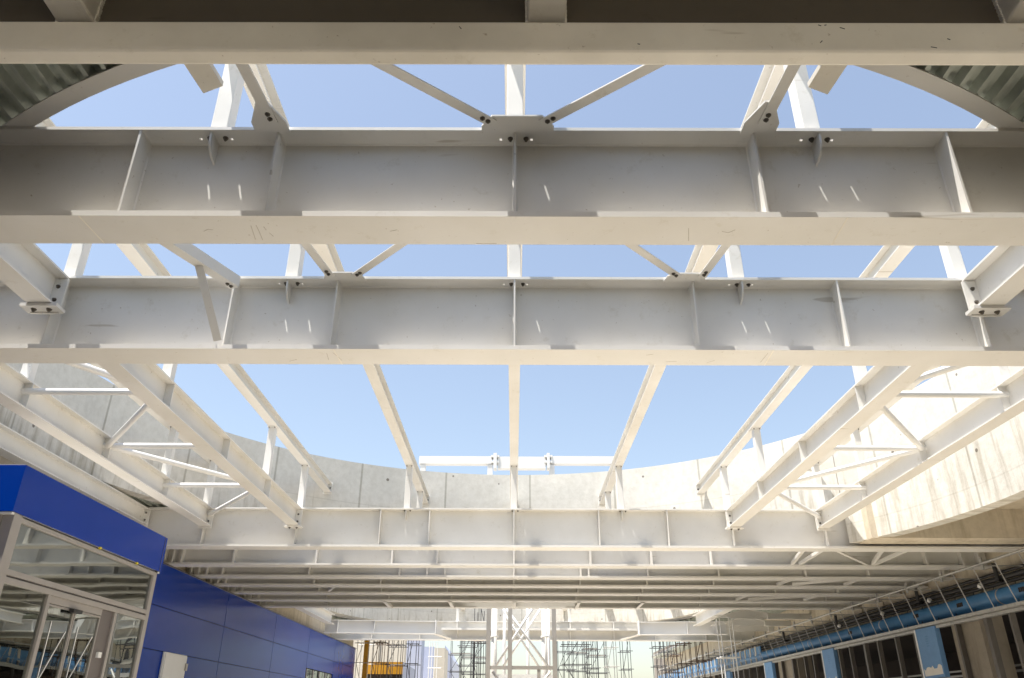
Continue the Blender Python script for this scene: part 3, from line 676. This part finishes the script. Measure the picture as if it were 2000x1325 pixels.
for i in range(5):
    x = 1.8 + i * 1.35
    tag(MB().bar((x, 34.0 + i * .1, ZR + .2), (x + .25, 41.6 - i * .35, ZR + .2), .28, .3).build('roof_joist', M_ST), ['first', 'second', 'third', 'fourth', 'fifth'][i] + ' pale joist right of the tower casting a stripe on the far curved wall', 'steel joist', 'joists over the second opening')

# ---------------------------------------------------------------- steel tower in the centre
t = thing('steel_tower', (.32, 30, 0), 'white and grey steel lattice tower standing in the centre background', 'steel tower')
YT = 29.6
def tx(px, py=1270, Y=YT): return onY(px, py, Y).x
zl0 = onY(1020, 1308, YT).z; zl1 = onY(1020, 1301, YT).z
for px in (953.5, 996, 1083):
    x = tx(px); MB().box(x - .075, x + .075, YT - .075, YT + .075, 0, ZR + .2).build('leg', M_PLT, t)
for px in (965, 1064):
    x = tx(px, Y=YT + 1.6); MB().tube((x, YT + 1.6, 0), (x, YT + 1.6, ZR), .11, 14).build('column', M_ST, t, smooth=True)
    MB().tube((x, YT + 1.6, EYE + 2.75), (x, YT + 1.6, EYE + 2.80), .16, 14).build('collar', M_STB, t)
for px in (1031, 985, 1072):
    x = tx(px, Y=YT + 2.4); MB().tube((x, YT + 2.4, 0), (x, YT + 2.4, ZR), .06, 10).build('column', M_STB, t, smooth=True)
xa, xb = tx(953.5), tx(1083)
MB().box(xa + .075, xb - .075, YT - .06, YT + .06, zl0, zl1).build('cross_rail', M_PLT, t)
x = tx(1052); MB().box(x - .06, x + .06, YT - .05, YT + .05, 0, zl0).build('leg', M_PLT, t)
def xb_(pa, pb, Y, r, mt=M_STB): MB().tube(onY(pa[0], pa[1], Y), onY(pb[0], pb[1], Y), r, 10).build('cross_brace', mt, t, smooth=True)
xb_((968, 1302), (1052, 1170), YT + .9, .05); xb_((1070, 1302), (975, 1170), YT + .9, .05)
xb_((983, 1302), (1062, 1180), YT + 1.9, .045); xb_((1052, 1302), (960, 1160), YT + 1.9, .045)
xb_((962, 1312), (985, 1345), YT + .2, .05); xb_((1075, 1312), (1052, 1345), YT + .2, .05)
MB().box(xa, xb, YT + .9, YT + 1.05, zl0 - .25, zl0 - .12).build('cross_rail', M_STB, t)

# ---------------------------------------------------------------- scaffolding
def scaffold(px0, px1, Y, label, mat, bays=2, dep=1.1, top=6.6, lift=.95, r=.018, group='scaffold towers in the background', braces=True):
    x0, x1 = tx(px0, 1290, Y), tx(px1, 1290, Y)
    t = thing('scaffold', ((x0 + x1) / 2, Y, 0), label, 'scaffolding', group)
    for i in range(bays + 1):
        x = x0 + (x1 - x0) * i / bays
        for dy in ((0, dep) if bays < 3 or i % 2 == 0 else (0,)): MB().tube((x, Y + dy, 0), (x, Y + dy, top + random.uniform(-.3, .2)), r, 6).build('standard', mat, t)
    z = 2.2; k = 0
    while z < top:
        m = MB()
        for dy in (0, dep): m.tube((x0 - .15, Y + dy, z), (x1 + .15, Y + dy, z), r * 1.25, 6)
        for i in range(bays + 1):
            x = x0 + (x1 - x0) * i / bays; m.tube((x, Y, z + .03), (x, Y + dep, z + .03), r * .9, 6)
        m.build('ledger', mat, t)
        if k % 2 == 0 and braces: MB().tube((x0 if k % 4 else x1, Y - .03, z), (x1 if k % 4 else x0, Y - .03, z + lift * 2), r * .9, 6).build('diagonal', mat, t)
        if k == 3 and bays > 1: MB().box(min(x0, x1), max(x0, x1), Y + .1, Y + dep - .1, z + .05, z + .08).build('plank', M_GALV, t)
        z += lift; k += 1
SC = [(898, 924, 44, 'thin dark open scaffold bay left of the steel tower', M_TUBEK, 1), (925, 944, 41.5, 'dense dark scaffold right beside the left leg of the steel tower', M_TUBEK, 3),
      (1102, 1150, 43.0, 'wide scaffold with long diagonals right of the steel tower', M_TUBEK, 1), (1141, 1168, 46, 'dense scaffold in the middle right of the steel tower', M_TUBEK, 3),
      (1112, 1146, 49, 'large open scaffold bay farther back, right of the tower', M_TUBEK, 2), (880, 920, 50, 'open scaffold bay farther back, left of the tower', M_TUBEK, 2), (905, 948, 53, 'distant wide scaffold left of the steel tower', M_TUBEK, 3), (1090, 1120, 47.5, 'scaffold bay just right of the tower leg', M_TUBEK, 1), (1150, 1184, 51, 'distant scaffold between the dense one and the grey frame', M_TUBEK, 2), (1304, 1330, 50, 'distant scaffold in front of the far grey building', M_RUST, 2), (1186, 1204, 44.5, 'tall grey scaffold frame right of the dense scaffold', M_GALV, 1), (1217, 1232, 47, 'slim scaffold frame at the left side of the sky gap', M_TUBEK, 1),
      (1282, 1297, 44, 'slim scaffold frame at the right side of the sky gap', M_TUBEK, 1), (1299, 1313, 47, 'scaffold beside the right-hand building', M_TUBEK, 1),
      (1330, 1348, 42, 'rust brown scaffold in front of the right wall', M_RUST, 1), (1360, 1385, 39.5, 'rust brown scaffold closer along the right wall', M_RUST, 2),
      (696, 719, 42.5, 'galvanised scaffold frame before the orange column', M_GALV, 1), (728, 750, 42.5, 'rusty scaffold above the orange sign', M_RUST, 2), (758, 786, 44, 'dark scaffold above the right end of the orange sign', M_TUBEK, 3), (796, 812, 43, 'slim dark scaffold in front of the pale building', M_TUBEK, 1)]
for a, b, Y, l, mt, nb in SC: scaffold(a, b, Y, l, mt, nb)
scaffold(1414, 1439, 31.5, 'white scaffold frame standing before the shopfronts on the right', M_WHITE, 1, dep=.5, top=5.4, lift=1.5, braces=False, r=.02)

# ---------------------------------------------------------------- far buildings
t = thing('orange_sign', (-7.5, 46, 0), 'orange shop fascia band on the building at the end of the blue wall', 'shop fascia')
a = onY(719, 1293, 46); b = onY(786, 1317, 46)
MB().box(a.x, b.x, 46, 46.5, b.z, a.z).build('fascia', M_ORANGE, t)
MB().box(a.x, b.x, 46.1, 46.5, 0, b.z).build('dark_opening', M_DARK, t)
c = onY(804, 1297, 46)
MB().poly8([(b.x, 46, 0), (c.x, 48, 0), (c.x, 48.2, 0), (b.x, 46.4, 0)], [(b.x, 46, a.z), (c.x, 48, a.z - .3), (c.x, 48.2, a.z - .3), (b.x, 46.4, a.z)]).build('pale_side', M_LAV, t)
t = tag(MB().box(tx(709, 1290, 43), tx(717.5, 1290, 43), 43, 43.3, 0, ZT).build('orange_column', M_ORANGE), 'tall orange column at the end of the blue wall', 'column')
t = thing('building', (-9, 52, 0), 'pale cream building front behind the orange sign', 'building')
MB().box(-12, tx(789, 1290, 52), 52, 53, 0, 9).build('wall', M_CREAMB, t)
m = MB()
for k in range(5): m.box(-12 + k * .9, -11.96 + k * .9, 51.96, 52, 3.2, 6.5)
m.build('battens', M_TUBEK, t)
t = thing('building', (-6, 60, 0), 'pale lavender panelled building behind the left scaffolds', 'building')
MB().box(tx(789, 1290, 60), tx(822, 1290, 60), 60, 62, 0, 9).build('wall', M_LAV, t)
MB().box(tx(789, 1290, 66), tx(846, 1290, 66), 66, 68, 0, EYE + 5.1).build('lower_wing', M_LAV, t)
MB().box(tx(847, 1290, 58), tx(868, 1290, 58), 58, 61, 0, EYE + 4.4).build('cream_pier', M_CREAMB, t)
MB().poly8([(tx(868, 1290, 62), 62, 0), (tx(884, 1290, 62), 62, 0), (tx(884, 1290, 62), 62, EYE + 3.9), (tx(868, 1290, 62), 62, EYE + 4.9)], [(tx(868, 1290, 62), 70, 0), (tx(884, 1290, 62), 70, 0), (tx(884, 1290, 62), 70, EYE + 3.9), (tx(868, 1290, 62), 70, EYE + 4.9)]).build('side_wing', M_LAV, t)
f = MB()
for k in range(4): f.tube((tx(838, 1290, 56) + k * .18, 56, 0), (tx(838, 1290, 56) + k * .18, 56, EYE + 4.6), .03, 6)
for z in (3.2, 3.9, 4.6, 5.3): f.tube((tx(836, 1290, 56), 56, z), (tx(862, 1290, 56), 56, z), .03, 6)
tag(f.build('ladder_frame', M_WHITE), 'white ladder like frame in front of the pale building', 'frame')
t = thing('building', (14, 66, 0), 'grey concrete building at the far end of the right wall', 'building')
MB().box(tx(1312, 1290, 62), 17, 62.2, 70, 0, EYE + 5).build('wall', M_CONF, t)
for k in range(7): MB().box(11.6 + k * .62, 11.95 + k * .62, 62.12, 62.19, 3.0, 5.2).build('window', M_PIPEB, t)
t = thing('board_strip', (10.8, 48, EYE + 2.3), 'row of blue boards between pale studs above the far cable tray on the right', 'board strip')
y = 35.5; k = 0
while y < 61:
    MB().box(10.60, 10.64, y, y + .62, EYE + 2.2, EYE + 2.82).build('board', M_PIPEB, t); MB().box(10.58, 10.64, y + .64, y + .80, EYE + 2.2, EYE + 2.86).build('stud', M_CREAMB, t); y += .84

# ---- tidy helper data
for o in list(bpy.data.objects):
    if '_w' in o: del o['_w']
